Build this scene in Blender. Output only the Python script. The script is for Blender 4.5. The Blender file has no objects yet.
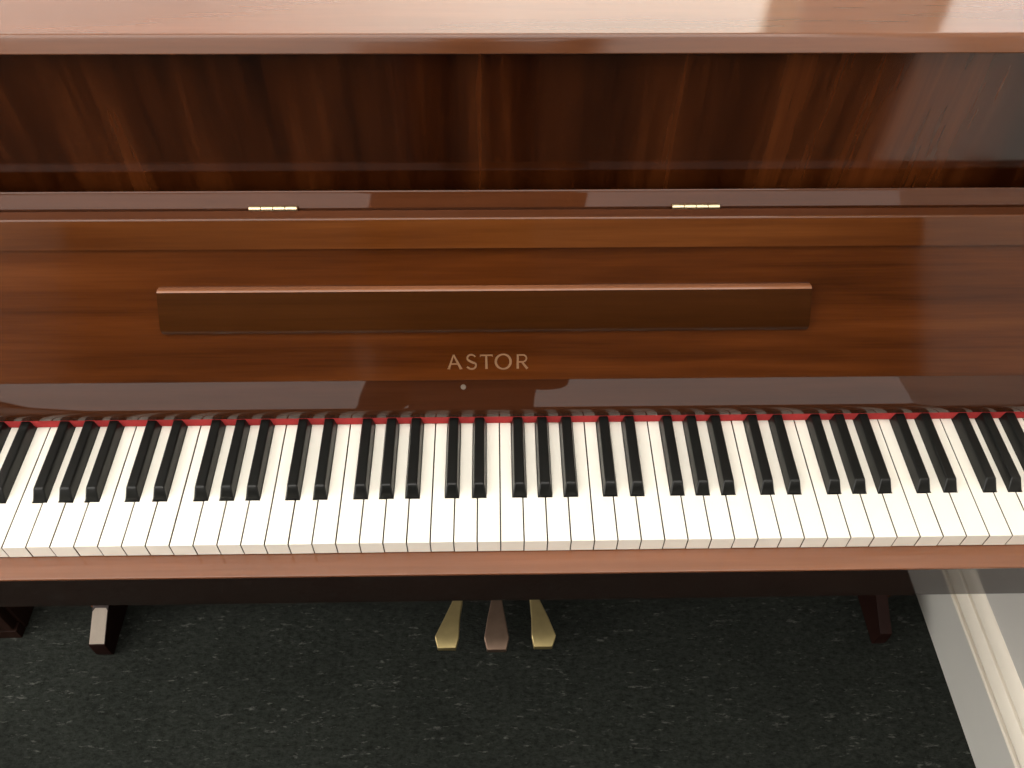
import bpy, bmesh, math, random
from mathutils import Vector, Matrix
random.seed(7)
S = bpy.context.scene
COL = S.collection
# ------------------------------------------------------------------ view
S.view_settings.view_transform = 'Standard'
S.view_settings.look = 'None'
S.view_settings.gamma = 1.0
S.view_settings.use_curve_mapping = False
S.view_settings.exposure = 0.0
S.cycles.use_denoising = True
S.cycles.max_bounces = 10
S.cycles.sample_clamp_indirect = 8

cam = bpy.data.cameras.new('camera')
cam.sensor_width = 36.0
cam.lens = 870.33 / 1024 * 36
cam.clip_start = 0.01
co = bpy.data.objects.new('camera', cam)
COL.objects.link(co)
rt = Vector((0.99979401, -0.01848746, 0.00837574)).normalized()
fw = Vector((0.01832922, 0.64519955, -0.7637942)).normalized()
up = rt.cross(fw).normalized()
M = Matrix.Identity(4)
for i in range(3):
    M[i][0], M[i][1], M[i][2] = rt[i], up[i], -fw[i]
M.translation = Vector((-0.0033, -0.44066, 1.48535))
co.matrix_world = M
S.camera = co

# ------------------------------------------------------------------ materials
def new_mat(name):
    m = bpy.data.materials.new(name)
    m.use_nodes = True
    nt = m.node_tree
    return m, nt, nt.nodes['Principled BSDF']

def plain(name, col, rough=0.5, metal=0.0, coat=0.0, spec=0.5, coat_rough=0.05, var=0.06, scale=18, ):
    m, nt, b = new_mat(name)
    N, L = nt.nodes, nt.links
    tc = N.new('ShaderNodeTexCoord')
    no = N.new('ShaderNodeTexNoise'); no.inputs['Scale'].default_value = scale; no.inputs['Detail'].default_value = 5
    L.new(tc.outputs['Object'], no.inputs['Vector'])
    mr = N.new('ShaderNodeMapRange')
    mr.inputs['To Min'].default_value = 1 - var; mr.inputs['To Max'].default_value = 1 + var
    L.new(no.outputs['Fac'], mr.inputs['Value'])
    mx = N.new('ShaderNodeVectorMath'); mx.operation = 'SCALE'
    mx.inputs[0].default_value = col
    L.new(mr.outputs['Result'], mx.inputs['Scale'])
    L.new(mx.outputs['Vector'], b.inputs['Base Color'])
    b.inputs['Roughness'].default_value = rough
    b.inputs['Metallic'].default_value = metal
    b.inputs['Specular IOR Level'].default_value = spec
    b.inputs['Coat Weight'].default_value = coat
    b.inputs['Coat Roughness'].default_value = coat_rough
    return m

def wood(name, dark, mid, light, axis='x', fig=1.0, coat_rough=0.04, coat=1.0, fine=1.0, ior=1.5, seed=0.0, lean=0.0):
    """lacquered timber; axis = direction of the grain"""
    m, nt, b = new_mat(name)
    N, L = nt.nodes, nt.links
    tc = N.new('ShaderNodeTexCoord')
    def mapped(sc, off):
        mp = N.new('ShaderNodeMapping')
        mp.inputs['Scale'].default_value = sc
        mp.inputs['Location'].default_value = (seed + off, seed * 1.7 + off, seed * 0.6)
        if lean: mp.inputs['Rotation'].default_value = (0, lean, 0)
        L.new(tc.outputs['Object'], mp.inputs['Vector'])
        return mp
    def sc(a, c):
        return {'x': (a, c, c), 'z': (c, c, a), 'y': (c, a, c)}[axis]
    # broad figure, medium streaks, fine pores
    def noise(vec, detail, rough, dist=0.0):
        n = N.new('ShaderNodeTexNoise'); n.inputs['Scale'].default_value = 1
        n.inputs['Detail'].default_value = detail; n.inputs['Roughness'].default_value = rough
        n.inputs['Distortion'].default_value = dist
        L.new(vec.outputs['Vector'], n.inputs['Vector']); return n
    n1 = noise(mapped(sc(1.3, 11 * fig), 0), 3, .55, .6)
    n2 = noise(mapped(sc(3.0, 70 * fine), 3.1), 4, .6, .3)
    n3 = noise(mapped(sc(14, 420 * fine), 8.7), 2, .5)
    def mul_add(a, k, bnode=None):
        x = N.new('ShaderNodeMath'); x.operation = 'MULTIPLY_ADD'
        L.new(a, x.inputs[0]); x.inputs[1].default_value = k
        if bnode is None: x.inputs[2].default_value = 0
        else: L.new(bnode, x.inputs[2])
        return x.outputs[0]
    v = mul_add(n1.outputs['Fac'], .62)
    v = mul_add(n2.outputs['Fac'], .28, v)
    v = mul_add(n3.outputs['Fac'], .10, v)
    cr = N.new('ShaderNodeValToRGB')
    e = cr.color_ramp.elements
    e[0].position = .36; e[0].color = (*dark, 1)
    e[1].position = .66; e[1].color = (*light, 1)
    k = cr.color_ramp.elements.new(.5); k.color = (*mid, 1)
    L.new(v, cr.inputs['Fac'])
    L.new(cr.outputs['Color'], b.inputs['Base Color'])
    b.inputs['Roughness'].default_value = .55
    b.inputs['Specular IOR Level'].default_value = 0.0
    b.inputs['Coat Weight'].default_value = coat
    b.inputs['Coat Roughness'].default_value = coat_rough
    b.inputs['Coat IOR'].default_value = ior
    return m

W_lid = wood('lid_wood', (.085, .028, .010), (.12, .04, .014), (.155, .053, .019), 'x', coat_rough=.12, ior=1.6)
W_fall = wood('fallboard_wood', (.034, .0085, .0016), (.073, .0188, .0036), (.115, .033, .0075), 'x', coat_rough=.11, ior=1.42)
W_lip = wood('fallboard_lip_wood', (.058, .0155, .003), (.092, .0265, .0054), (.132, .042, .010), 'x', coat_rough=.06, seed=4.2)
W_edge_lit = wood('ledge_edge_highlight', (.15, .055, .022), (.21, .08, .034), (.27, .11, .05), 'x', coat_rough=.1, seed=8.1)  # ledge top's highlight put into a paler wood colour
W_bar = wood('ledge_wood', (.022, .0065, .0013), (.033, .0097, .0019), (.047, .0145, .003), 'x', coat=.35, coat_rough=.22, seed=9.5)
W_panel = wood('upper_panel_wood', (.011, .0022, .0005), (.033, .0074, .0015), (.086, .022, .005), 'z', fig=1.1, ior=1.66, coat_rough=.10, fine=.7, lean=.0)
W_name = wood('name_board_wood', (.023, .0065, .0023), (.033, .0098, .0036), (.046, .0145, .0056), 'x', coat_rough=.02, seed=2.2, ior=1.45)
W_rail = wood('hinge_rail_wood', (.05, .0145, .0048), (.068, .0205, .007), (.088, .028, .0105), 'x', coat_rough=.03, seed=12.2, ior=1.45)
W_slip = wood('key_slip_wood', (.112, .039, .0165), (.152, .0545, .0235), (.20, .074, .033), 'x', coat_rough=.05, seed=6.4, ior=1.65)
W_case = wood('case_wood', (.06, .018, .007), (.09, .028, .011), (.125, .04, .016), 'z', coat_rough=.05, seed=1.3)
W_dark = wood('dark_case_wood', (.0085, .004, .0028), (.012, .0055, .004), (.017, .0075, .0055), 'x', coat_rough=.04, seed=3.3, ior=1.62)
W_toe = wood('toe_wood', (.012, .005, .004), (.016, .0065, .0052), (.021, .0085, .0068), 'y', coat=.35, coat_rough=.3, ior=1.4, seed=7.7)
W_cab = wood('cabinet_wood', (.013, .007, .005), (.019, .0095, .007), (.027, .0135, .0095), 'z', coat_rough=.25, coat=.15, seed=5.1)
W_pale_toe = wood('pale_toe_wood', (.24, .20, .165), (.29, .245, .20), (.34, .285, .235), 'y', coat=.15, coat_rough=.3, seed=2.9)
W_door = wood('door_wood', (.02, .009, .005), (.03, .013, .008), (.045, .019, .011), 'z', coat=.3, coat_rough=.2)
IVORY = plain('white_key_plastic', (.86, .83, .735), .28, 0, .6, .5, .08, .015)
KEYWOOD = plain('key_side_timber', (.10, .07, .045), .8, 0, 0, .1)
EBONY = plain('black_key_plastic', (.0042, .0046, .0040), .30, 0, 0, .33, .22, .2)
FELT = plain('red_felt', (.42, .045, .045), .95, 0, 0, .05, .5, .12, 300)
DARKIN = plain('dark_inside', (.012, .009, .007), .9, 0, 0, .1)
BRASS = plain('brass', (.50, .40, .19), .5, 1, 0, .5, .1, .18, 60)
BRASS_DULL = plain('tarnished_brass', (.24, .165, .12), .52, 1, 0, .5, .1, .22, 60)
HINGE = plain('hinge_brass', (.86, .72, .46), .42, 1, 0, .5, .1, .06, 90)
GOLDLET = plain('faded_gold_lettering', (.20, .10, .048), .6, 0, 0, .3, .1, .1, 200)
STUD = plain('dull_stud_metal', (.16, .12, .095), .6, .6)
STEEL = plain('dull_steel', (.4, .36, .32), .4, 1)
WALLP = plain('wall_paint', (.60, .575, .53), .6, 0, 0, .3, .3, .03, 6)
WALLW = plain('white_wall_paint', (.78, .75, .70), .6, 0, 0, .3, .3, .02, 5)
WALLD = plain('deep_wall_paint', (.10, .09, .08), .7, 0, 0, .2, .3, .03, 5)
SKIRT = plain('grey_skirting_paint', (.56, .545, .50), .45, 0, 0, .4, .3, .05, 9)
CREAM = plain('cream_gloss_paint', (.86, .79, .67), .35, 0, .2, .4, .2, .04, 12)
CEIL = plain('ceiling_paint', (.82, .80, .77), .8, 0, 0, .2, .3, .02, 4)

def carpet():
    m, nt, b = new_mat('charcoal_carpet')
    N, L = nt.nodes, nt.links
    tc = N.new('ShaderNodeTexCoord')
    def nz(scale, sx, det, rough):
        mp = N.new('ShaderNodeMapping'); mp.inputs['Scale'].default_value = sx
        L.new(tc.outputs['Object'], mp.inputs['Vector'])
        n = N.new('ShaderNodeTexNoise'); n.inputs['Scale'].default_value = scale
        n.inputs['Detail'].default_value = det; n.inputs['Roughness'].default_value = rough
        L.new(mp.outputs['Vector'], n.inputs['Vector']); return n
    big = nz(9, (1, 1, 1), 4, .6)
    mid = nz(115, (.7, 1.2, 1), 5, .8)
    fl = nz(90, (.5, 1.5, 1), 4, .7)
    cr = N.new('ShaderNodeValToRGB'); e = cr.color_ramp.elements
    e[0].position = .32; e[0].color = (.0068, .0078, .0063, 1)
    e[1].position = .70; e[1].color = (.029, .032, .027, 1)
    L.new(mid.outputs['Fac'], cr.inputs['Fac'])
    # sparse pale flecks in the yarn
    fr = N.new('ShaderNodeValToRGB'); e = fr.color_ramp.elements
    e[0].position = .60; e[0].color = (0, 0, 0, 1); e[1].position = .76; e[1].color = (1, 1, 1, 1)
    L.new(fl.outputs['Fac'], fr.inputs['Fac'])
    mx = N.new('ShaderNodeMix'); mx.data_type = 'RGBA'
    L.new(fr.outputs['Color'], mx.inputs['Factor'])
    L.new(cr.outputs['Color'], mx.inputs['A']); mx.inputs['B'].default_value = (.105, .108, .096, 1)
    br = N.new('ShaderNodeMapRange'); br.inputs['To Min'].default_value = .6; br.inputs['To Max'].default_value = 1.4
    L.new(big.outputs['Fac'], br.inputs['Value'])
    sc = N.new('ShaderNodeVectorMath'); sc.operation = 'SCALE'
    L.new(mx.outputs['Result'], sc.inputs[0]); L.new(br.outputs['Result'], sc.inputs['Scale'])
    L.new(sc.outputs['Vector'], b.inputs['Base Color'])
    b.inputs['Roughness'].default_value = .95; b.inputs['Specular IOR Level'].default_value = .1
    bp = N.new('ShaderNodeBump'); bp.inputs['Strength'].default_value = .7; bp.inputs['Distance'].default_value = .004
    L.new(mid.outputs['Fac'], bp.inputs['Height']); L.new(bp.outputs['Normal'], b.inputs['Normal'])
    return m
CARPET = carpet()

def emit(name, col, s):
    m, nt, b = new_mat(name)
    b.inputs['Base Color'].default_value = (.8, .8, .8, 1)
    b.inputs['Emission Color'].default_value = (*col, 1)
    b.inputs['Emission Strength'].default_value = s
    return m

# ------------------------------------------------------------------ mesh helpers (world coordinates in, one mesh object out)
def finish(name, bm, mat, parent=None, bevel=0.0, seg=2, angle=32, sharp_only=True):
    bmesh.ops.remove_doubles(bm, verts=bm.verts, dist=1e-6)
    bmesh.ops.recalc_face_normals(bm, faces=bm.faces)
    if bevel:
        ed = [e for e in bm.edges if len(e.link_faces) == 2 and e.calc_face_angle(0) > math.radians(20)]
        bmesh.ops.bevel(bm, geom=ed, offset=bevel, segments=seg, profile=.5, affect='EDGES', clamp_overlap=True)
    me = bpy.data.meshes.new(name)
    off = world_loc(parent) if parent else Vector((0, 0, 0))
    if not parent:
        # origin of a lone mesh at the middle of its base
        xs = [v.co.x for v in bm.verts]; ys = [v.co.y for v in bm.verts]; zs = [v.co.z for v in bm.verts]
        off = Vector(((min(xs) + max(xs)) / 2, (min(ys) + max(ys)) / 2, min(zs)))
    bmesh.ops.translate(bm, verts=bm.verts, vec=-off)
    bm.to_mesh(me); bm.free()
    for p in me.polygons: p.use_smooth = True
    me.set_sharp_from_angle(angle=math.radians(angle))
    me.materials.append(mat)
    o = bpy.data.objects.new(name, me); COL.objects.link(o)
    wn = o.modifiers.new('flat_faces', 'WEIGHTED_NORMAL'); wn.keep_sharp = True; wn.weight = 100; wn.mode = 'FACE_AREA'
    if parent: o.parent = parent
    else: o.location = off
    return o

def world_loc(o):
    v = Vector((0, 0, 0))
    while o: v += o.location; o = o.parent
    return v

def thing(name, loc, label, cat, group=None):
    o = bpy.data.objects.new(name, None); COL.objects.link(o)
    o.location = loc; o.empty_display_size = .1
    tag(o, label, cat, group); return o
def tag(o, label, cat, group=None):
    o['label'] = label; o['category'] = cat
    if group: o['group'] = group
def structure(o): o['kind'] = 'structure'; return o

def box(bm, x0, x1, y0, y1, z0, z1):
    v = [bm.verts.new((x, y, z)) for z in (z0, z1) for x, y in ((x0, y0), (x1, y0), (x1, y1), (x0, y1))]
    for f in ((0, 1, 2, 3), (4, 5, 6, 7), (0, 1, 5, 4), (1, 2, 6, 5), (2, 3, 7, 6), (3, 0, 4, 7)):
        bm.faces.new([v[i] for i in f])
def prism(bm, pts, ax, a0, a1):
    """extrude a closed 2-D outline along one axis"""
    def P(p, a):
        return {'x': (a, p[0], p[1]), 'y': (p[0], a, p[1]), 'z': (p[0], p[1], a)}[ax]
    A = [bm.verts.new(P(p, a0)) for p in pts]; B = [bm.verts.new(P(p, a1)) for p in pts]
    bm.faces.new(A); bm.faces.new(list(reversed(B)))
    n = len(pts)
    for i in range(n): bm.faces.new((A[i], A[(i + 1) % n], B[(i + 1) % n], B[i]))
def boxo(name, x0, x1, y0, y1, z0, z1, mat, parent=None, bevel=.002, seg=2):
    bm = bmesh.new(); box(bm, x0, x1, y0, y1, z0, z1); return finish(name, bm, mat, parent, bevel, seg)
def prismo(name, pts, ax, a0, a1, mat, parent=None, bevel=.001, seg=2, angle=32):
    bm = bmesh.new(); prism(bm, pts, ax, a0, a1); return finish(name, bm, mat, parent, bevel, seg, angle)
def arc(cx, cy, r, a0, a1, n=8):
    return [(cx + r * math.cos(math.radians(a0 + (a1 - a0) * i / n)), cy + r * math.sin(math.radians(a0 + (a1 - a0) * i / n))) for i in range(n + 1)]
def cyl(bm, p, q, r0, r1=None, n=20):
    r1 = r0 if r1 is None else r1
    p, q = Vector(p), Vector(q); d = (q - p).normalized()
    a = d.orthogonal().normalized(); b = d.cross(a)
    A, B = [], []
    for i in range(n):
        t = 2 * math.pi * i / n
        A.append(bm.verts.new(p + (a * math.cos(t) + b * math.sin(t)) * r0))
        B.append(bm.verts.new(q + (a * math.cos(t) + b * math.sin(t)) * r1))
    bm.faces.new(A); bm.faces.new(list(reversed(B)))
    for i in range(n): bm.faces.new((A[i], A[(i + 1) % n], B[(i + 1) % n], B[i]))

# ------------------------------------------------------------------ the room
XW = .79          # plaster face of the wall beside the piano
YB = .62          # wall behind the piano
YF = -5.0         # far end of the room behind the photographer
XL = -3.0
XR = 3.2
ZC = 2.55
bm = bmesh.new(); box(bm, XL - .1, XR + .1, YF - .1, YB + .1, -.06, 0)
structure(finish('floor', bm, CARPET))
bm = bmesh.new(); box(bm, XL - .1, XR + .1, YF - .1, YB + .1, ZC, ZC + .06)
structure(finish('ceiling', bm, CEIL))
DY1 = -.50        # the wall beside the piano stops here; the room opens out beyond it
bm = bmesh.new(); box(bm, XW, XW + .12, DY1, YB, 0, ZC); structure(finish('wall_right', bm, WALLP))
bm = bmesh.new(); box(bm, XR, XR + .1, YF - .1, YB + .1, 0, ZC); structure(finish('wall_far_right', bm, WALLD))
LW = (-2.3, .3, .75, 2.25)     # opening for the unseen window added on the bass side
bm = bmesh.new(); box(bm, XL - .1, XL, YF - .1, LW[0], 0, ZC); box(bm, XL - .1, XL, LW[1], YB + .1, 0, ZC); box(bm, XL - .1, XL, LW[0], LW[1], 0, LW[2]); box(bm, XL - .1, XL, LW[0], LW[1], LW[3], ZC)
structure(finish('wall_left', bm, WALLW))
bm = bmesh.new(); box(bm, XL, XR, YF - .1, YF, 0, ZC); structure(finish('wall_front', bm, WALLD))
# wall behind the piano with two frosted window panes either side of a pier
WZ0, WZ1 = 1.16, 1.70
panes = ((-1.35, .385), (.55, .76))
bm = bmesh.new()
box(bm, XL, XR, YB, YB + .1, 0, WZ0); box(bm, XL, XR, YB, YB + .1, WZ1, ZC)
box(bm, XL, panes[0][0], YB, YB + .1, WZ0, WZ1); box(bm, panes[0][1], panes[1][0], YB, YB + .1, WZ0, WZ1); box(bm, panes[1][1], XR, YB, YB + .1, WZ0, WZ1)
structure(finish('wall_back', bm, WALLW))

def frosted(name, stops):
    """frosted pane lit by the day outside: emission varies along x as the sky outside does"""
    m, nt, b = new_mat(name)
    N, L = nt.nodes, nt.links
    b.inputs['Base Color'].default_value = (.6, .6, .6, 1); b.inputs['Roughness'].default_value = .4
    tc = N.new('ShaderNodeTexCoord'); sx = N.new('ShaderNodeSeparateXYZ')
    L.new(tc.outputs['Generated'], sx.inputs['Vector'])
    cr = N.new('ShaderNodeValToRGB')
    e = cr.color_ramp.elements
    for i, (p, c) in enumerate(stops):
        k = e[i] if i < 2 else e.new(p)
        k.position = p; k.color = (*c, 1)
    L.new(sx.outputs['X'], cr.inputs['Fac'])
    L.new(cr.outputs['Color'], b.inputs['Emission Color'])
    b.inputs['Emission Strength'].default_value = 5.1
    return m
G0 = frosted('frosted_window_glass', [(0, (.24, .175, .14)), (1, (.70, .66, .57)), (.55, (.30, .215, .175)), (.80, (.72, .655, .56))])
G1 = frosted('frosted_side_window_glass', [(0, (.52, .48, .43)), (1, (.46, .44, .42))])
for i, ((a, b_), g) in enumerate(zip(panes, (G0, G1))):
    w = bpy.data.objects.new('window_%d' % (i + 1), None); COL.objects.link(w); w.location = ((a + b_) / 2, YB, WZ0); structure(w)
    bm = bmesh.new()
    for q in ((a, a + .035, WZ0, WZ1), (b_ - .035, b_, WZ0, WZ1), (a, b_, WZ0, WZ0 + .035), (a, b_, WZ1 - .035, WZ1)):
        box(bm, q[0], q[1], YB + .02, YB + .07, q[2], q[3])
    finish('window_frame', bm, CREAM, w, .003)
    boxo('window_pane', a + .03, b_ - .03, YB + .04, YB + .046, WZ0 + .03, WZ1 - .03, g, w, 0)

w = bpy.data.objects.new('window_3', None); COL.objects.link(w); w.location = (XL, (LW[0] + LW[1]) / 2, LW[2]); structure(w)  # unseen window, added to brighten the skirting and other side-facing surfaces
bm = bmesh.new()
for q in ((LW[0], LW[0] + .04, LW[2], LW[3]), (LW[1] - .04, LW[1], LW[2], LW[3]), (LW[0], LW[1], LW[2], LW[2] + .04), (LW[0], LW[1], LW[3] - .04, LW[3]), (-1.02, -.98, LW[2], LW[3])):
    box(bm, XL - .07, XL - .02, *q)
finish('window_frame', bm, CREAM, w, .003)
boxo('window_pane', XL - .05, XL - .045, LW[0] + .03, LW[1] - .03, LW[2] + .03, LW[3] - .03, emit('fill_window_glow', (1, .98, .94), 6.4), w, 0)
# skirting: flat grey face, cream moulding on top
structure(boxo('baseboard_right', XW - .0148, XW + .002, DY1 + .0, YB - .0, 0, .1185, SKIRT, None, .0015))
prof = [(XW + .002, .1180), (XW - .0170, .1180), (XW - .0185, .1205), (XW - .0175, .1255), (XW - .0040, .1268), (XW - .0040, .1340),
        (XW - .0175, .1350), (XW - .0190, .138)]
prof += [(XW - .0182, .146), (XW - .0160, .155), (XW - .0128, .1620), (XW - .0050, .1632), (XW - .0050, .1672), (XW - .0118, .1682), (XW - .0105, .174), (XW - .0075, .182), (XW - .0030, .188), (XW - .001, .1895), (XW + .002, .1895)]
structure(prismo('trim_1', prof, 'y', DY1, YB, CREAM, None, 0))
structure(boxo('baseboard_back', XL, XW - .02, YB - .015, YB + .002, 0, .12, CREAM, None, .002))
# unseen glowing panels, added in place of a lit white ceiling
LIGHT = emit('fill_panel_glow', (1, .96, .905), 2.9)
LIGHT2 = emit('soft_fill_panel_glow', (1, .93, .86), 1.7)
def fill_panel(x0, x1, y0, y1, label, glow):
    t = thing('fill_panel', ((x0 + x1) / 2, (y0 + y1) / 2, ZC - .05), label, 'fill panel')
    bm = bmesh.new()
    for q in ((x0, x1, y0, y0 + .03), (x0, x1, y1 - .03, y1), (x0, x0 + .03, y0, y1), (x1 - .03, x1, y0, y1)):
        box(bm, *q, ZC - .05, ZC)
    finish('frame', bm, STEEL, t, .002)
    boxo('glow_sheet', x0 + .025, x1 - .025, y0 + .025, y1 - .025, ZC - .04, ZC - .03, glow, t, 0)
fill_panel(XL + .05, 3.0, -1.30, .45, 'bright glowing panel added under the ceiling above the piano keys', LIGHT)
fill_panel(XL + .05, 3.0, -4.9, -1.34, 'dimmer glowing panel added under the ceiling behind the photographer', LIGHT2)

# ------------------------------------------------------------------ the piano
K = .72                     # top of the white keys
PX0, PX1 = -.720, .700      # outer faces of the piano
IX0, IX1 = PX0 + .034, PX1 - .034
PIANO = thing('upright_piano', (0, .25, 0), 'glossy reddish brown upright piano with its fallboard open over a full keyboard', 'piano')
P = PIANO
PW = .0235
# --- white keys
order = 'CDEFGAB'
bw = .0152                   # slot left for a black key
black_at = {}                # boundary index -> offset of the black key's centre
for i in range(-26, 26):
    n = order[(i + 24) % 7]
    o = {'C': -.126, 'D': .076 , 'F': -.142, 'G': -.012, 'A': .13}.get(n)
    if o is not None and i + 1 < 26: black_at[i + 1] = (i + 1 + o) * PW
YS = .0518                   # front end of the slots
KB = .160
bm_cache = {}
def white_key(i):
    g = .00058
    a, b_ = i * PW + g, (i + 1) * PW - g
    la = black_at.get(i); rb = black_at.get(i + 1)
    pts = [(a, 0), (b_, 0)]
    if rb is not None: pts += [(b_, YS), (rb - bw / 2, YS), (rb - bw / 2, KB)]
    else: pts += [(b_, KB)]
    if la is not None: pts += [(la + bw / 2, KB), (la + bw / 2, YS), (a, YS)]
    else: pts += [(a, KB)]
    bm = bmesh.new(); prism(bm, pts, 'z', K - .0185 , K)
    dz = random.uniform(-.00025, .00025)
    bmesh.ops.translate(bm, verts=bm.verts, vec=(0, random.uniform(-.0002, .0002), dz))
    bmesh.ops.recalc_face_normals(bm, faces=bm.faces)
    ed = [e for e in bm.edges if min(v.co.z for v in e.verts) > K - .001]
    bmesh.ops.bevel(bm, geom=ed, offset=.0006, segments=2, profile=.5, affect='EDGES')
    o = finish('white_key', bm, IVORY, P)
    o.data.materials.append(KEYWOOD)
    for f in o.data.polygons:
        if abs(f.normal.z) < .05 and (abs(f.normal.x) > .9 or f.normal.y > .9): f.material_index = 1
    return o
for i in range(-26, 26): white_key(i)
# --- black keys: body that narrows upwards, sloping front, rounded ridges
def black_mesh():
    bm = bmesh.new()
    def ring(y, hw, z, r):   # section across the key
        return [(-hw - .0001, y, z - .0005)]
    yb0, yb1 = .0532, .156
    lo, hi = .0072, .0052
    z0, z1 = K - .006, K + .0118
    secs = [(yb0, yb0 + .0004, lo), ]
    v = []
    def V(x, y, z): return bm.verts.new((x, y, z))
    A = [V(-lo, yb0, z0), V(lo, yb0, z0), V(lo, yb1, z0), V(-lo, yb1, z0)]
    B = [V(-lo, yb0, K + .0005), V(lo, yb0, K + .0005), V(lo, yb1, K + .0005), V(-lo, yb1, K + .0005)]
    C = [V(-hi, yb0 + .0085, z1 - .0003), V(hi, yb0 + .0085, z1 - .0003), V(hi - .0002, yb1, z1), V(-hi + .0002, yb1, z1)]
    bm.faces.new(A); bm.faces.new(C)
    for X, Y in ((A, B), (B, C)):
        for k in range(4): bm.faces.new((X[k], X[(k + 1) % 4], Y[(k + 1) % 4], Y[k]))
    return bm
proto = None
for k, x in sorted(black_at.items()):
    if proto is None:
        bm = black_mesh()
        bmesh.ops.recalc_face_normals(bm, faces=bm.faces)
        ed = [e for e in bm.edges if max(v.co.z for v in e.verts) > K + .004]
        bmesh.ops.bevel(bm, geom=ed, offset=.0016, segments=3, profile=.5, affect='EDGES')
        o = proto = finish('black_key', bm, EBONY, P, 0, 2, 50)
    else:
        o = proto.copy(); COL.objects.link(o); o.parent = P
    o.location = (x, 0, 0)
# --- what carries the keys
boxo('key_frame', -.612, .612, .012, .30, K - .030, K - .0195, DARKIN, P, 0)
prismo('key_bed', [(-.0242, .640), (-.0242, .6962), (.0016, .6962), (.0016, .6893), (.42, .6893), (.42, .640)], 'x', IX0 + .0005, IX1 - .0005, W_dark, P, .0008)
boxo('key_slip', IX0 + .001, IX1 - .001, -.0248, .0018, .6964, .7, W_slip, P, .0012, 3)
for a, b_ in ((IX0 + .001, -.6125), (.6125, IX1 - .001)):
    boxo('cheek_block', a, b_, .003, .150, .695, .748, W_case, P, .004, 3)
# --- red felt and name board
boxo('felt_strip', -.612, .612, .1485, .1545, K - .0008 + .0016, .7345, FELT, P, .0008)
np_ = [(.1470, .7345), (.1462, .7395), (.1470, .7452), (.1484, .7475)]
for i in range(1, 7):
    t = i / 6; np_.append((.1484 + (.1681 - .1484) * t, .7475 + (.7727 - .7475) * t + .0004 * math.sin(math.pi * t)))
np_ += [(.186, .7727), (.186, .7345)]
NB = prismo('name_board', np_, 'x', IX0 + .001, IX1 - .001, W_name, P, 0, 2, 25)
bm = bmesh.new(); nrm = Vector((0, -.788, .616)); c = Vector((-.0385, .1632, .7664)); cyl(bm, c - nrm * .003, c + nrm * .0012, .0032, .0028, 16)
finish('lock_stud', bm, STUD, NB)
# --- fallboard, leaning back
ph = math.radians(65)
ux, uz = math.cos(ph), math.sin(ph)          # up along the panel
nx, nz_ = -math.sin(ph), math.cos(ph)        # out of the panel towards the player
F0 = (.1667, .7731)
def fp(s, n): return (F0[0] + ux * s + nx * n, F0[1] + uz * s + nz_ * n)
SL = .1475                                    # where the lip starts
FB = prismo('fallboard', [fp(0, 0), fp(.178, 0), fp(.178, -.014), fp(.0, -.014)], 'x', IX0 + .001, IX1 - .001, W_fall, P, .0008)
lp = [fp(SL, -.002), fp(SL, .0058)] + [fp(SL + .0010, .0060), fp(.1762, .0060), fp(.1776, .0055), fp(.1784, .0047), fp(.1790, .0036), fp(.1830, -.0052), fp(.1832, -.0060), fp(.1828, -.0066), fp(.1782, -.0070), fp(.1781, -.002)]
lo_ = prismo('lip', lp, 'x', IX0 + .0008, IX1 - .0008, W_lip, FB, 0, 2, 30)
lo_.data.materials.append(W_rail)
for f in lo_.data.polygons:            # the narrow top face takes the same wood colour as the rail
    if f.normal.z > .97: f.material_index = 1
# music ledge: flat top, face rolling under, ends flared
def ledge():
    s0, s1 = .0565, .1068
    sec = [(s1, .0004), (s1 - .0008, .0054), (s1 - .0020, .0071), (s1 - .0034, .0079)]
    sec += [(s1 - .014, .0081), (s1 - .026, .0079), (s1 - .038, .0071), (s0 + .0060, .0064), (s0 + .0025, .0055), (s0 + .0006, .0042), (s0, .0025), (s0, .0004)]
    bm = bmesh.new(); L_, R_ = [], []
    for s, n in sec:
        t = (s1 - s) / (s1 - s0)
        f = max(0, min(1, t))
        fl = .0045 * f - (.003 * max(0, (f - .86) / .14) ** 2)
        y, z = fp(s, n)
        L_.append(bm.verts.new((-.3452 - fl, y, z))); R_.append(bm.verts.new((.3208 + fl, y, z)))
    bm.faces.new(L_); bm.faces.new(list(reversed(R_)))
    m = len(sec)
    for i in range(m): bm.faces.new((L_[i], L_[(i + 1) % m], R_[(i + 1) % m], R_[i]))
    o = finish('music_ledge', bm, W_bar, FB, 0, 2, 26)
    o.data.materials.append(W_edge_lit)
    for f in o.data.polygons:          # highlight along the rounded top edge, painted as a paler wood colour
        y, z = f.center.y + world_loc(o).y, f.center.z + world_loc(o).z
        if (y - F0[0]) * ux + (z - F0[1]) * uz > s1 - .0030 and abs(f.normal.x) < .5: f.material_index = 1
    return o
ledge()
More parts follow.
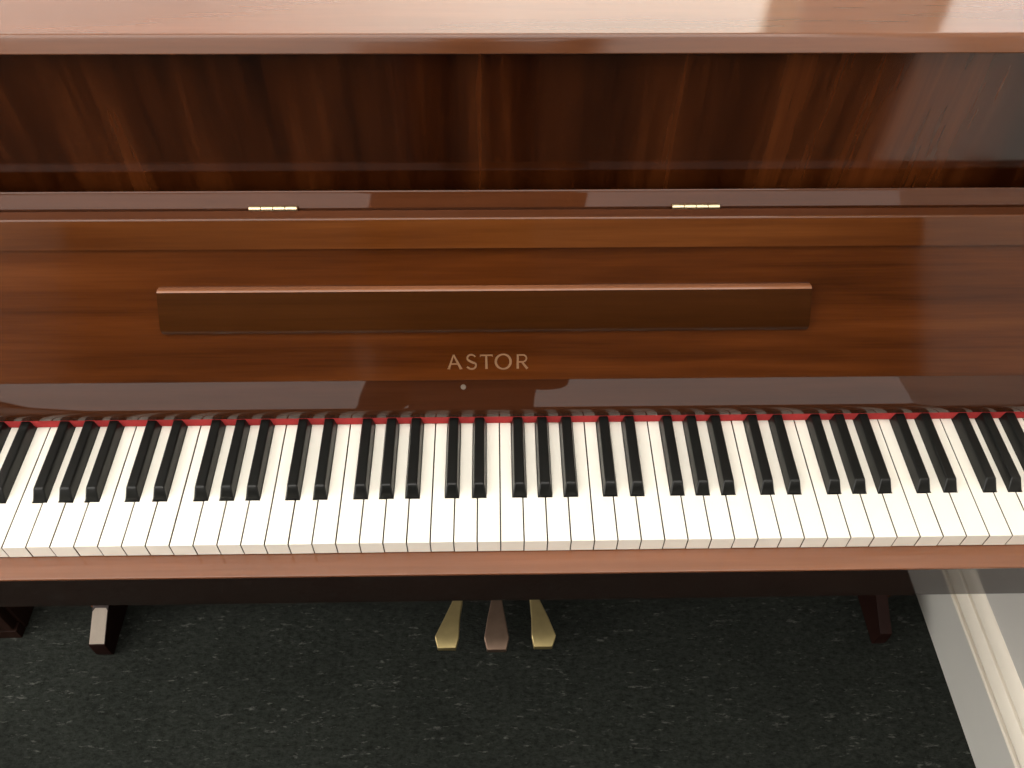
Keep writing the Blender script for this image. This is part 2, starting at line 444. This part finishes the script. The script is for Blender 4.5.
# lettering
def letters():
    bm = bmesh.new()
    H = .0166; s_base = .0133
    def stroke(pts, w):
        n = len(pts)
        for i in range(n - 1):
            (x0, y0), (x1, y1) = pts[i], pts[i + 1]
            w0 = w[i] if isinstance(w, (list, tuple)) else w
            w1 = w[i + 1] if isinstance(w, (list, tuple)) else w
            d = math.hypot(x1 - x0, y1 - y0); ax, ay = -(y1 - y0) / d, (x1 - x0) / d
            q = [(x0 + ax * w0 / 2, y0 + ay * w0 / 2), (x1 + ax * w1 / 2, y1 + ay * w1 / 2), (x1 - ax * w1 / 2, y1 - ay * w1 / 2), (x0 - ax * w0 / 2, y0 - ay * w0 / 2)]
            lo, hi = [], []
            for (a, b_) in q:
                y, z = fp(s_base + b_, .0000); lo.append(bm.verts.new((a, y, z)))
                y, z = fp(s_base + b_, .00035); hi.append(bm.verts.new((a, y, z)))
            bm.faces.new(lo); bm.faces.new(hi)
            for k in range(4): bm.faces.new((lo[k], lo[(k + 1) % 4], hi[(k + 1) % 4], hi[k]))
    X = lambda px: -.0548 + (px - 155) / (822 - 155) * .0856
    w = .0021
    A0, A1, At = X(158), X(275), X(207)
    stroke([(A0 + .0008, 0), (At, H)], [.0024, .0013]); stroke([(At, H), (A1 - .001, 0)], [.0016, .0028])
    stroke([(A0 + .0038, H * .36), (A1 - .0042, H * .36)], .0014)
    stroke([(A0 - .0006, .0005), (A0 + .0024, .0005)], .0009); stroke([(A1 - .003, .0005), (A1 + .0003, .0005)], .0009)
    cx = (X(315) + X(393)) / 2; r = (X(393) - X(315)) / 2
    sp = [(cx + r * .82, H * .84)] + [(cx + r * .86 * math.cos(math.radians(a)), H * .755 + H * .245 * math.sin(math.radians(a))) for a in range(45, 225, 18)]
    sp += [(cx - r * .35, H * .555), (cx + r * .35, H * .44)]
    sp += [(cx + r * .95 * math.cos(math.radians(a)), H * .265 + H * .265 * math.sin(math.radians(a))) for a in range(35, -150, -18)] + [(cx - r * .95, H * .15)]
    stroke(sp, [.0015] * 3 + [.0019] * 7 + [.0024] * 3 + [.0020] * (len(sp) - 13))
    T0, T1 = X(425), X(530); tm = (T0 + T1) / 2
    stroke([(T0, H - .0008), (T1, H - .0008)], .0016); stroke([(tm, H - .001), (tm, 0)], [.0020, .0028])
    stroke([(T0 + .0003, H), (T0 + .0003, H - .0026)], .0008); stroke([(T1 - .0003, H), (T1 - .0003, H - .0026)], .0008)
    oc = (X(548) + X(687)) / 2; orx = (X(687) - X(548)) / 2 - .001
    op = [(oc + orx * math.cos(math.radians(a)), H / 2 + (H / 2 + .0001) * math.sin(math.radians(a))) for a in range(0, 361, 12)]
    stroke(op, [.0016 + .0010 * abs(math.cos(math.radians(a))) for a in range(0, 361, 12)])
    r0 = X(738)
    stroke([(r0, 0), (r0, H)], [.0026, .0020])
    rp = [(r0, H - .0008), (r0 + .0050, H - .0008)] + [(r0 + .0052 + .0040 * math.cos(math.radians(a)), H * .72 + H * .245 * math.sin(math.radians(a))) for a in range(75, -91, -15)] + [(r0, H * .475)]
    stroke(rp, .0017)
    stroke([(r0 + .0042, H * .48), (X(818), 0)], [.0018, .0027])
    return finish('lettering', bm, GOLDLET, FB)
letters()
# hinges between fallboard and rail
def hinge(x):
    y, z = .2540, .9356
    h = bpy.data.objects.new('hinge', None); COL.objects.link(h); h.parent = None
    bpy.data.objects.remove(h)
    bm = bmesh.new()
    w = .0480 / 4
    for k in range(4):
        cyl(bm, (x - .024 + k * w + .0004, y, z), (x - .024 + (k + 1) * w - .0004, y, z), .0026, None, 14)
    return finish('hinge', bm, HINGE, FB, 0)
hinge(-.2230); hinge(.1982)
# --- hinge rail
rail = [(.2570, .9340), (.2642, .9458), (.2649, .9474), (.2658, .9482), (.2666, .9481), (.2671, .9472), (.2671, .89), (.2570, .89)]
prismo('hinge_rail', rail, 'x', IX0 + .001, IX1 - .001, W_rail, P, 0, 2, 22)
# --- upper panel, lid, shell
boxo('upper_panel', IX0 + .001, IX1 - .001, .283, .299, .79, 1.0925, W_panel, P, 0)
lid = [(.280, 1.0931), (.2660, 1.0934), (.2642, 1.0940), (.2636, 1.0952), (.2672, 1.1035), (.2682, 1.1058), (.2692, 1.1074), (.2706, 1.1085), (.2722, 1.1091)] + [(.58, 1.1091), (.58, 1.0931)]
prismo('top_lid', lid, 'x', PX0 - .006, PX1 + .006, W_lid, P, 0, 2, 40)
for a, b_ in ((PX0, IX0), (IX1, PX1)):
    sp = [(.262, .0501), (.57, .0501), (.57, 1.0925), (.278, 1.0925), (.272, 1.03), (.228, .86), (.175, .80), (.02, .765), (-.018, .757), (-.0285, .745), (-.0285, .655), (-.02, .645), (.16, .63), (.235, .60), (.262, .55)]
    prismo('side_panel', sp, 'x', a, b_, W_case, P, .0015)
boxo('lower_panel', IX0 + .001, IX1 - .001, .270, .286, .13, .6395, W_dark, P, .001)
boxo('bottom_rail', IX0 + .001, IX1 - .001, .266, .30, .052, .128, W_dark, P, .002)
boxo('back_panel', IX0 + .001, IX1 - .001, .55, .566, .06, 1.092, DARKIN, P, 0)
# --- toes on the floor at both ends
def toe(x0, x1, pale):
    pts = [(.56, 0), (.56, .0495), (.33, .0495), (.262, .0775), (.1965, .0462), (.1950, .0445), (.1950, .028), (.199, .010), (.206, .0)]
    pts = [(.56, 0), (.56, .0498), (.3005, .0498), (.2655, .0498), (.2650, .0785), (.1968, .0462), (.1952, .0445), (.1948, .028), (.1952, .008), (.198, .0)]
    o = prismo('toe', pts, 'x', x0, x1, W_toe, P, .0014)
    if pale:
        o['label'] = 'toe with pale top'
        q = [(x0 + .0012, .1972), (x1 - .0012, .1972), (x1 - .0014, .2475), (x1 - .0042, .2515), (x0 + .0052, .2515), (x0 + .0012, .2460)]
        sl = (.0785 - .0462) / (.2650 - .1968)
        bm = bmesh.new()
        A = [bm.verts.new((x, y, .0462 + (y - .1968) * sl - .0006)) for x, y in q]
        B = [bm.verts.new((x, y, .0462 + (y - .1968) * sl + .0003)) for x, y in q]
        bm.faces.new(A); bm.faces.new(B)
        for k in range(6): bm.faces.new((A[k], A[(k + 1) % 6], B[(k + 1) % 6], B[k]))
        finish('pale_top', bm, W_pale_toe, o, 0)  # thin paler sheet on the sloping top of this toe
    return o
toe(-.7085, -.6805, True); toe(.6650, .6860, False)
# --- pedals
def pedal(out, mat, label):
    """out: half outline from tip to tail seen from above (x, y)"""
    bm = bmesh.new()
    yw = out['wide_y']
    def top(y): return .0715 + (y - yw) * .03 if y >= yw else .0715 - (yw - y) * .35
    L_, R_ = out['left'], out['right']
    rows = []
    for (xl, y), (xr, _) in zip(L_, R_):
        z = top(y); zb = z - (.012 if y > yw - .02 else .010)
        rows.append([bm.verts.new((xl, y, zb)), bm.verts.new((xl, y, z)), bm.verts.new((xr, y, z)), bm.verts.new((xr, y, zb))])
    for A_, B_ in zip(rows, rows[1:]):
        for k in range(4): bm.faces.new((A_[k], A_[(k + 1) % 4], B_[(k + 1) % 4], B_[k]))
    bm.faces.new(rows[0]); bm.faces.new(list(reversed(rows[-1])))
    o = finish('pedal', bm, mat, P, .0016, 2, 18)
    o['label'] = label
    return o
pedal(dict(wide_y=.191, left=[(-.1065, .173), (-.1118, .191), (-.096, .226), (-.0835, .255), (-.0825, .30)],
           right=[(-.0757, .173), (-.0705, .191), (-.0695, .226), (-.0655, .255), (-.0645, .30)]), BRASS, 'bright brass pedal')
pedal(dict(wide_y=.188, left=[(-.0225, .169), (-.0275, .188), (-.0215, .226), (-.0155, .255), (-.015, .30)],
           right=[(.0100, .169), (.0152, .188), (.009, .226), (.0040, .255), (.0035, .30)]), BRASS_DULL, 'dull brown brass pedal')
pedal(dict(wide_y=.191, left=[(.0572, .173), (.0538, .191), (.0545, .226), (.0525, .255), (.052, .30)],
           right=[(.0885, .173), (.0957, .191), (.083, .226), (.0705, .255), (.0695, .30)]), BRASS, 'bright brass pedal')

# ------------------------------------------------------------------ dark cabinet on the far side of the piano
CB = thing('wooden_cabinet', (-1.13, .40, 0), 'plain dark brown wooden cabinet standing on the carpet past the bass end of the piano', 'cabinet')
boxo('body', -1.41, -.850, .250, .60, .0, .86, W_cab, CB, .003)
for a, b_ in ((-1.405, -1.132), (-1.128, -.855)):
    d = boxo('door', a, b_, .232, .2495, .03, .82, W_cab, CB, .002)
    bm = bmesh.new(); xk = b_ - .03 if a < -1.2 else a + .03; cyl(bm, (xk, .233, .5), (xk, .212, .5), .008, .012); finish('knob', bm, STEEL, d)
boxo('plinth', -1.405, -.852, .231, .2495, .0, .027, W_cab, CB, .001)
boxo('cabinet_top', -1.418, -.842, .226, .605, .861, .88, W_cab, CB, .003)

# ------------------------------------------------------------------ the photographer, seen only as a reflection in the lacquer
SKIN = plain('skin', (.52, .33, .24), .5, 0, 0, .4, .3, .05, 30)
KNIT = plain('dark_knit', (.022, .022, .026), .9, 0, 0, .2, .3, .2, 60)
DENIM = plain('dark_trousers', (.016, .018, .025), .85, 0, 0, .2, .3, .2, 60)
HAIR = plain('dark_hair', (.018, .011, .007), .5, 0, 0, .4, .3, .2, 40)
SHOE = plain('black_shoe_leather', (.012, .011, .011), .4)
GLASSB = plain('black_phone_glass', (.008, .008, .009), .15)
PB = (-.06, -.80)
MAN = thing('person', (PB[0], PB[1], 0), 'person in dark clothes standing at the keys, head bowed, photographing the piano with a phone', 'person')
def skin(name, joints, links, mat, parent, root=0, sub=2):
    me = bpy.data.meshes.new(name)
    off = world_loc(parent)
    keys = list(joints); ix = {k: i for i, k in enumerate(keys)}
    me.from_pydata([Vector(joints[k][0]) - off for k in keys], [(ix[a], ix[b]) for a, b in links], [])
    o = bpy.data.objects.new(name, me); COL.objects.link(o); o.parent = parent
    md = o.modifiers.new('skin', 'SKIN'); md.use_smooth_shade = True
    lay = me.skin_vertices[0].data
    for k in keys:
        r = joints[k][1]; lay[ix[k]].radius = (r, r) if not isinstance(r, tuple) else r
        lay[ix[k]].use_root = (ix[k] == root)
    ss = o.modifiers.new('smooth', 'SUBSURF'); ss.levels = ss.render_levels = sub
    me.materials.append(mat)
    return o
CC = Vector((-0.0033, -0.44066, 1.48535))
def ph_(r, u, f): return tuple(CC + rt * r + up * u + fw * f)
px_, py_ = PB
J = {
 'pelvis': ((px_, py_, .95), (.085, .065)), 'waist': ((px_, py_, 1.10), (.105, .075)), 'chest': ((px_, py_ + .01, 1.27), (.125, .085)),
 'collar': ((px_, py_ + .01, 1.385), (.075, .055)), 'neck': ((px_, py_ + .03, 1.475), .052), 'skull': ((px_ + .005, py_ + .065, 1.555), .072), 'brow': ((px_ + .005, py_ + .075, 1.625), .084), 'crown': ((px_ + .005, py_ + .06, 1.675), .062),
}
Lk = [('pelvis', 'waist'), ('waist', 'chest'), ('chest', 'collar'), ('collar', 'neck'), ('neck', 'skull'), ('skull', 'brow'), ('brow', 'crown')]
def leg(sx):
    x = px_ + sx * .095
    n = 'a' if sx < 0 else 'b'
    J.update({'hip' + n: ((x, py_, .88), .050), 'knee' + n: ((x, py_ + .01, .49), .058), 'ankle' + n: ((x + sx * .01, py_ - .02, .09), .038), 'ball' + n: ((x + sx * .02, py_ + .11, .042), .036), 'toe' + n: ((x + sx * .025, py_ + .17, .034), .028)})
    Lk.extend([('pelvis', 'hip' + n), ('hip' + n, 'knee' + n), ('knee' + n, 'ankle' + n), ('ankle' + n, 'ball' + n), ('ball' + n, 'toe' + n)])
leg(-1); leg(1)
def hand(n, wrist, palm, knuckles, fing, thumb):
    J['wrist' + n] = (wrist, .027); J['palm' + n] = (palm, (.034, .018))
    Lk.append(('wrist' + n, 'palm' + n))
    for i, (k, chain) in enumerate(zip(knuckles, fing)):
        prev = 'palm' + n
        for j, q in enumerate([k] + chain):
            nm = 'f%s%d%d' % (n, i, j); J[nm] = (q, .0105 - .001 * j); Lk.append((prev, nm)); prev = nm
    prev = 'palm' + n
    for j, q in enumerate(thumb):
        nm = 't%s%d' % (n, j); J[nm] = (q, .0125 - .001 * j); Lk.append((prev, nm)); prev = nm
# the arm that holds the phone up
J.update({'shb': ((px_ + .175, py_ + .005, 1.395), .062), 'elb': ((px_ + .150, py_ + .17, 1.19), .043)})
Lk += [('collar', 'shb'), ('shb', 'elb')]
# phone: lens at its one end, so the handset reaches to the side of the camera
kn = [ph_(.134, u, .006) for u in (.028, .009, -.010, -.028)]
fg = [[ph_(.122, u, .016), ph_(.104, u * .95, .0155), ph_(.092, u * .9, .0125)] for u in (.029, .0095, -.010, -.029)]
hand('b', ph_(.185, -.075, -.035), ph_(.150, -.012, -.016), kn, fg, [ph_(.142, .022, -.032), ph_(.120, .026, -.034), ph_(.100, .022, -.029)])
Lk.append(('elb', 'wristb'))
# the other arm hangs at the side
sx = px_ - .175
J.update({'sha': ((sx, py_ + .005, 1.395), .062), 'ela': ((sx - .03, py_ - .02, 1.11), .043)})
Lk += [('collar', 'sha'), ('sha', 'ela')]
wz = .86; wx = sx - .04; wy = py_ + .03
hand('a', (wx, wy, wz), (wx, wy + .012, wz - .062),
     [(wx, wy + .012 + d, wz - .105 + abs(d) * .2) for d in (.032, .011, -.010, -.029)],
     [[(wx + .004, wy + .015 + d, wz - .138), (wx + .014, wy + .016 + d, wz - .162 + e), (wx + .026, wy + .015 + d, wz - .176 + e)] for d, e in ((.034, .002), (.012, -.004), (-.009, .0), (-.029, .012))],
     [(wx + .012, wy + .045, wz - .05), (wx + .016, wy + .058, wz - .082), (wx + .02, wy + .060, wz - .108)])
Lk.append(('ela', 'wrista'))
BODY = skin('body', J, Lk, SKIN, MAN)
def wear(name, names, grow, mat, over=None):
    jj = {}
    for k in names:
        p, r = (over or {}).get(k, J[k]); jj[k] = (p, tuple(v + grow for v in r) if isinstance(r, tuple) else r + grow)
    return skin(name, jj, [l for l in Lk if l[0] in jj and l[1] in jj], mat, MAN)
def cloth(name, joints, links, mat):
    return skin(name, joints, links, mat, MAN, root=0)
SW = {'hem': ((px_, py_, .83), (.165, .130)), 'hip_': ((px_, py_, .93), (.165, .128)), 'belly': ((px_, py_, 1.10), (.148, .112)), 'breast': ((px_, py_ + .01, 1.26), (.162, .118)),
      'yoke': ((px_, py_ + .01, 1.37), (.135, .095)), 'band': ((px_, py_ + .02, 1.435), .072), 'band_top': ((px_, py_ + .027, 1.462), .064)}
SL_ = [('hem', 'hip_'), ('hip_', 'belly'), ('belly', 'breast'), ('breast', 'yoke'), ('yoke', 'band'), ('band', 'band_top')]
for n in 'ab':
    for k, g in (('sh', .020), ('el', .016), ('wrist', .016)):
        p, r = J[k + n]; SW[k + n] = (p, r + g)
    SL_ += [('yoke', 'sh' + n), ('sh' + n, 'el' + n), ('el' + n, 'wrist' + n)]
cloth('sweater', SW, SL_, KNIT)
TR = {'seat': ((px_, py_, .91), (.140, .110)), 'waistband': ((px_, py_, 1.0), (.125, .095))}
TL = [('seat', 'waistband')]
for n in 'ab':
    TR['thigh' + n] = (J['hip' + n][0], .100); TR['knee' + n] = (J['knee' + n][0], .075)
    a = J['ankle' + n][0]; TR['cuff' + n] = ((a[0], a[1], .115), .058); TR['cuff_end' + n] = ((a[0], a[1] + .005, .07), .058)
    TL += [('seat', 'thigh' + n), ('thigh' + n, 'knee' + n), ('knee' + n, 'cuff' + n), ('cuff' + n, 'cuff_end' + n)]
cloth('trousers', TR, TL, DENIM)
for n in 'ab':
    a, b_, t_ = J['ankle' + n][0], J['ball' + n][0], J['toe' + n][0]
    cloth('shoe', {'heel': ((a[0], a[1] - .035, .045), .044), 'instep': ((a[0], a[1] + .03, .055), .050), 'ball': ((b_[0], b_[1], .044), .046), 'tip': ((t_[0], t_[1] + .012, .038), .038)},
          [('heel', 'instep'), ('instep', 'ball'), ('ball', 'tip')], SHOE)
def blob(name, c, r, sc, mat, cut=None):
    bm = bmesh.new(); bmesh.ops.create_uvsphere(bm, u_segments=28, v_segments=18, radius=r)
    if cut: bmesh.ops.delete(bm, geom=[v for v in bm.verts if cut(v.co)], context='VERTS')
    bmesh.ops.scale(bm, verts=bm.verts, vec=sc); bmesh.ops.translate(bm, verts=bm.verts, vec=c)
    return finish(name, bm, mat, MAN, 0, 2, 60)
blob('hair', (px_ + .005, py_ + .035, 1.645), .1, (.90, .92, .93), HAIR)
EYEW = plain('eye_white', (.7, .68, .65), .2); LIP = plain('lips', (.38, .15, .13), .45)
for d in (-.032, .032):
    e_ = blob('eye', (px_ + .006 + d, py_ + .132, 1.615), .0135, (1, .8, .75), EYEW)
    blob('ear', (px_ + .005 + d * 2.45, py_ + .062, 1.595), .03, (.35, .6, 1), SKIN)
blob('nose', (px_ + .006, py_ + .146, 1.590), .014, (.85, 1.25, 1.6), SKIN)
blob('chin', (px_ + .006, py_ + .098, 1.535), .036, (1.05, .95, .8), SKIN)
blob('mouth', (px_ + .006, py_ + .128, 1.556), .02, (1.05, .5, .3), LIP)
PHN = thing('phone', ph_(.055, -.012, -.0085), 'black phone held level in one hand above the keys', 'phone')
bm = bmesh.new()
def slab(bm, r0, r1, u0, u1, f0, f1):
    vs = []
    for f in (f0, f1):
        pts = []
        for (cx, cy, a) in ((r1 - .009, u1 - .009, 0), (r0 + .009, u1 - .009, 90), (r0 + .009, u0 + .009, 180), (r1 - .009, u0 + .009, 270)):
            pts += arc(cx, cy, .009, a, a + 90, 5)
        vs.append([bm.verts.new(ph_(x, y, f)) for x, y in pts])
    A, B = vs; bm.faces.new(A); bm.faces.new(list(reversed(B)))
    for i in range(len(A)): bm.faces.new((A[i], A[(i + 1) % len(A)], B[(i + 1) % len(A)], B[i]))
slab(bm, -.014, .124, -.045, .021, -.0125, -.005); finish('handset', bm, GLASSB, PHN, .0012)
bm = bmesh.new(); slab(bm, -.006, .116, -.042, .018, -.0130, -.01255); finish('screen', bm, plain('phone_screen', (.02, .02, .022), .1), PHN, 0)
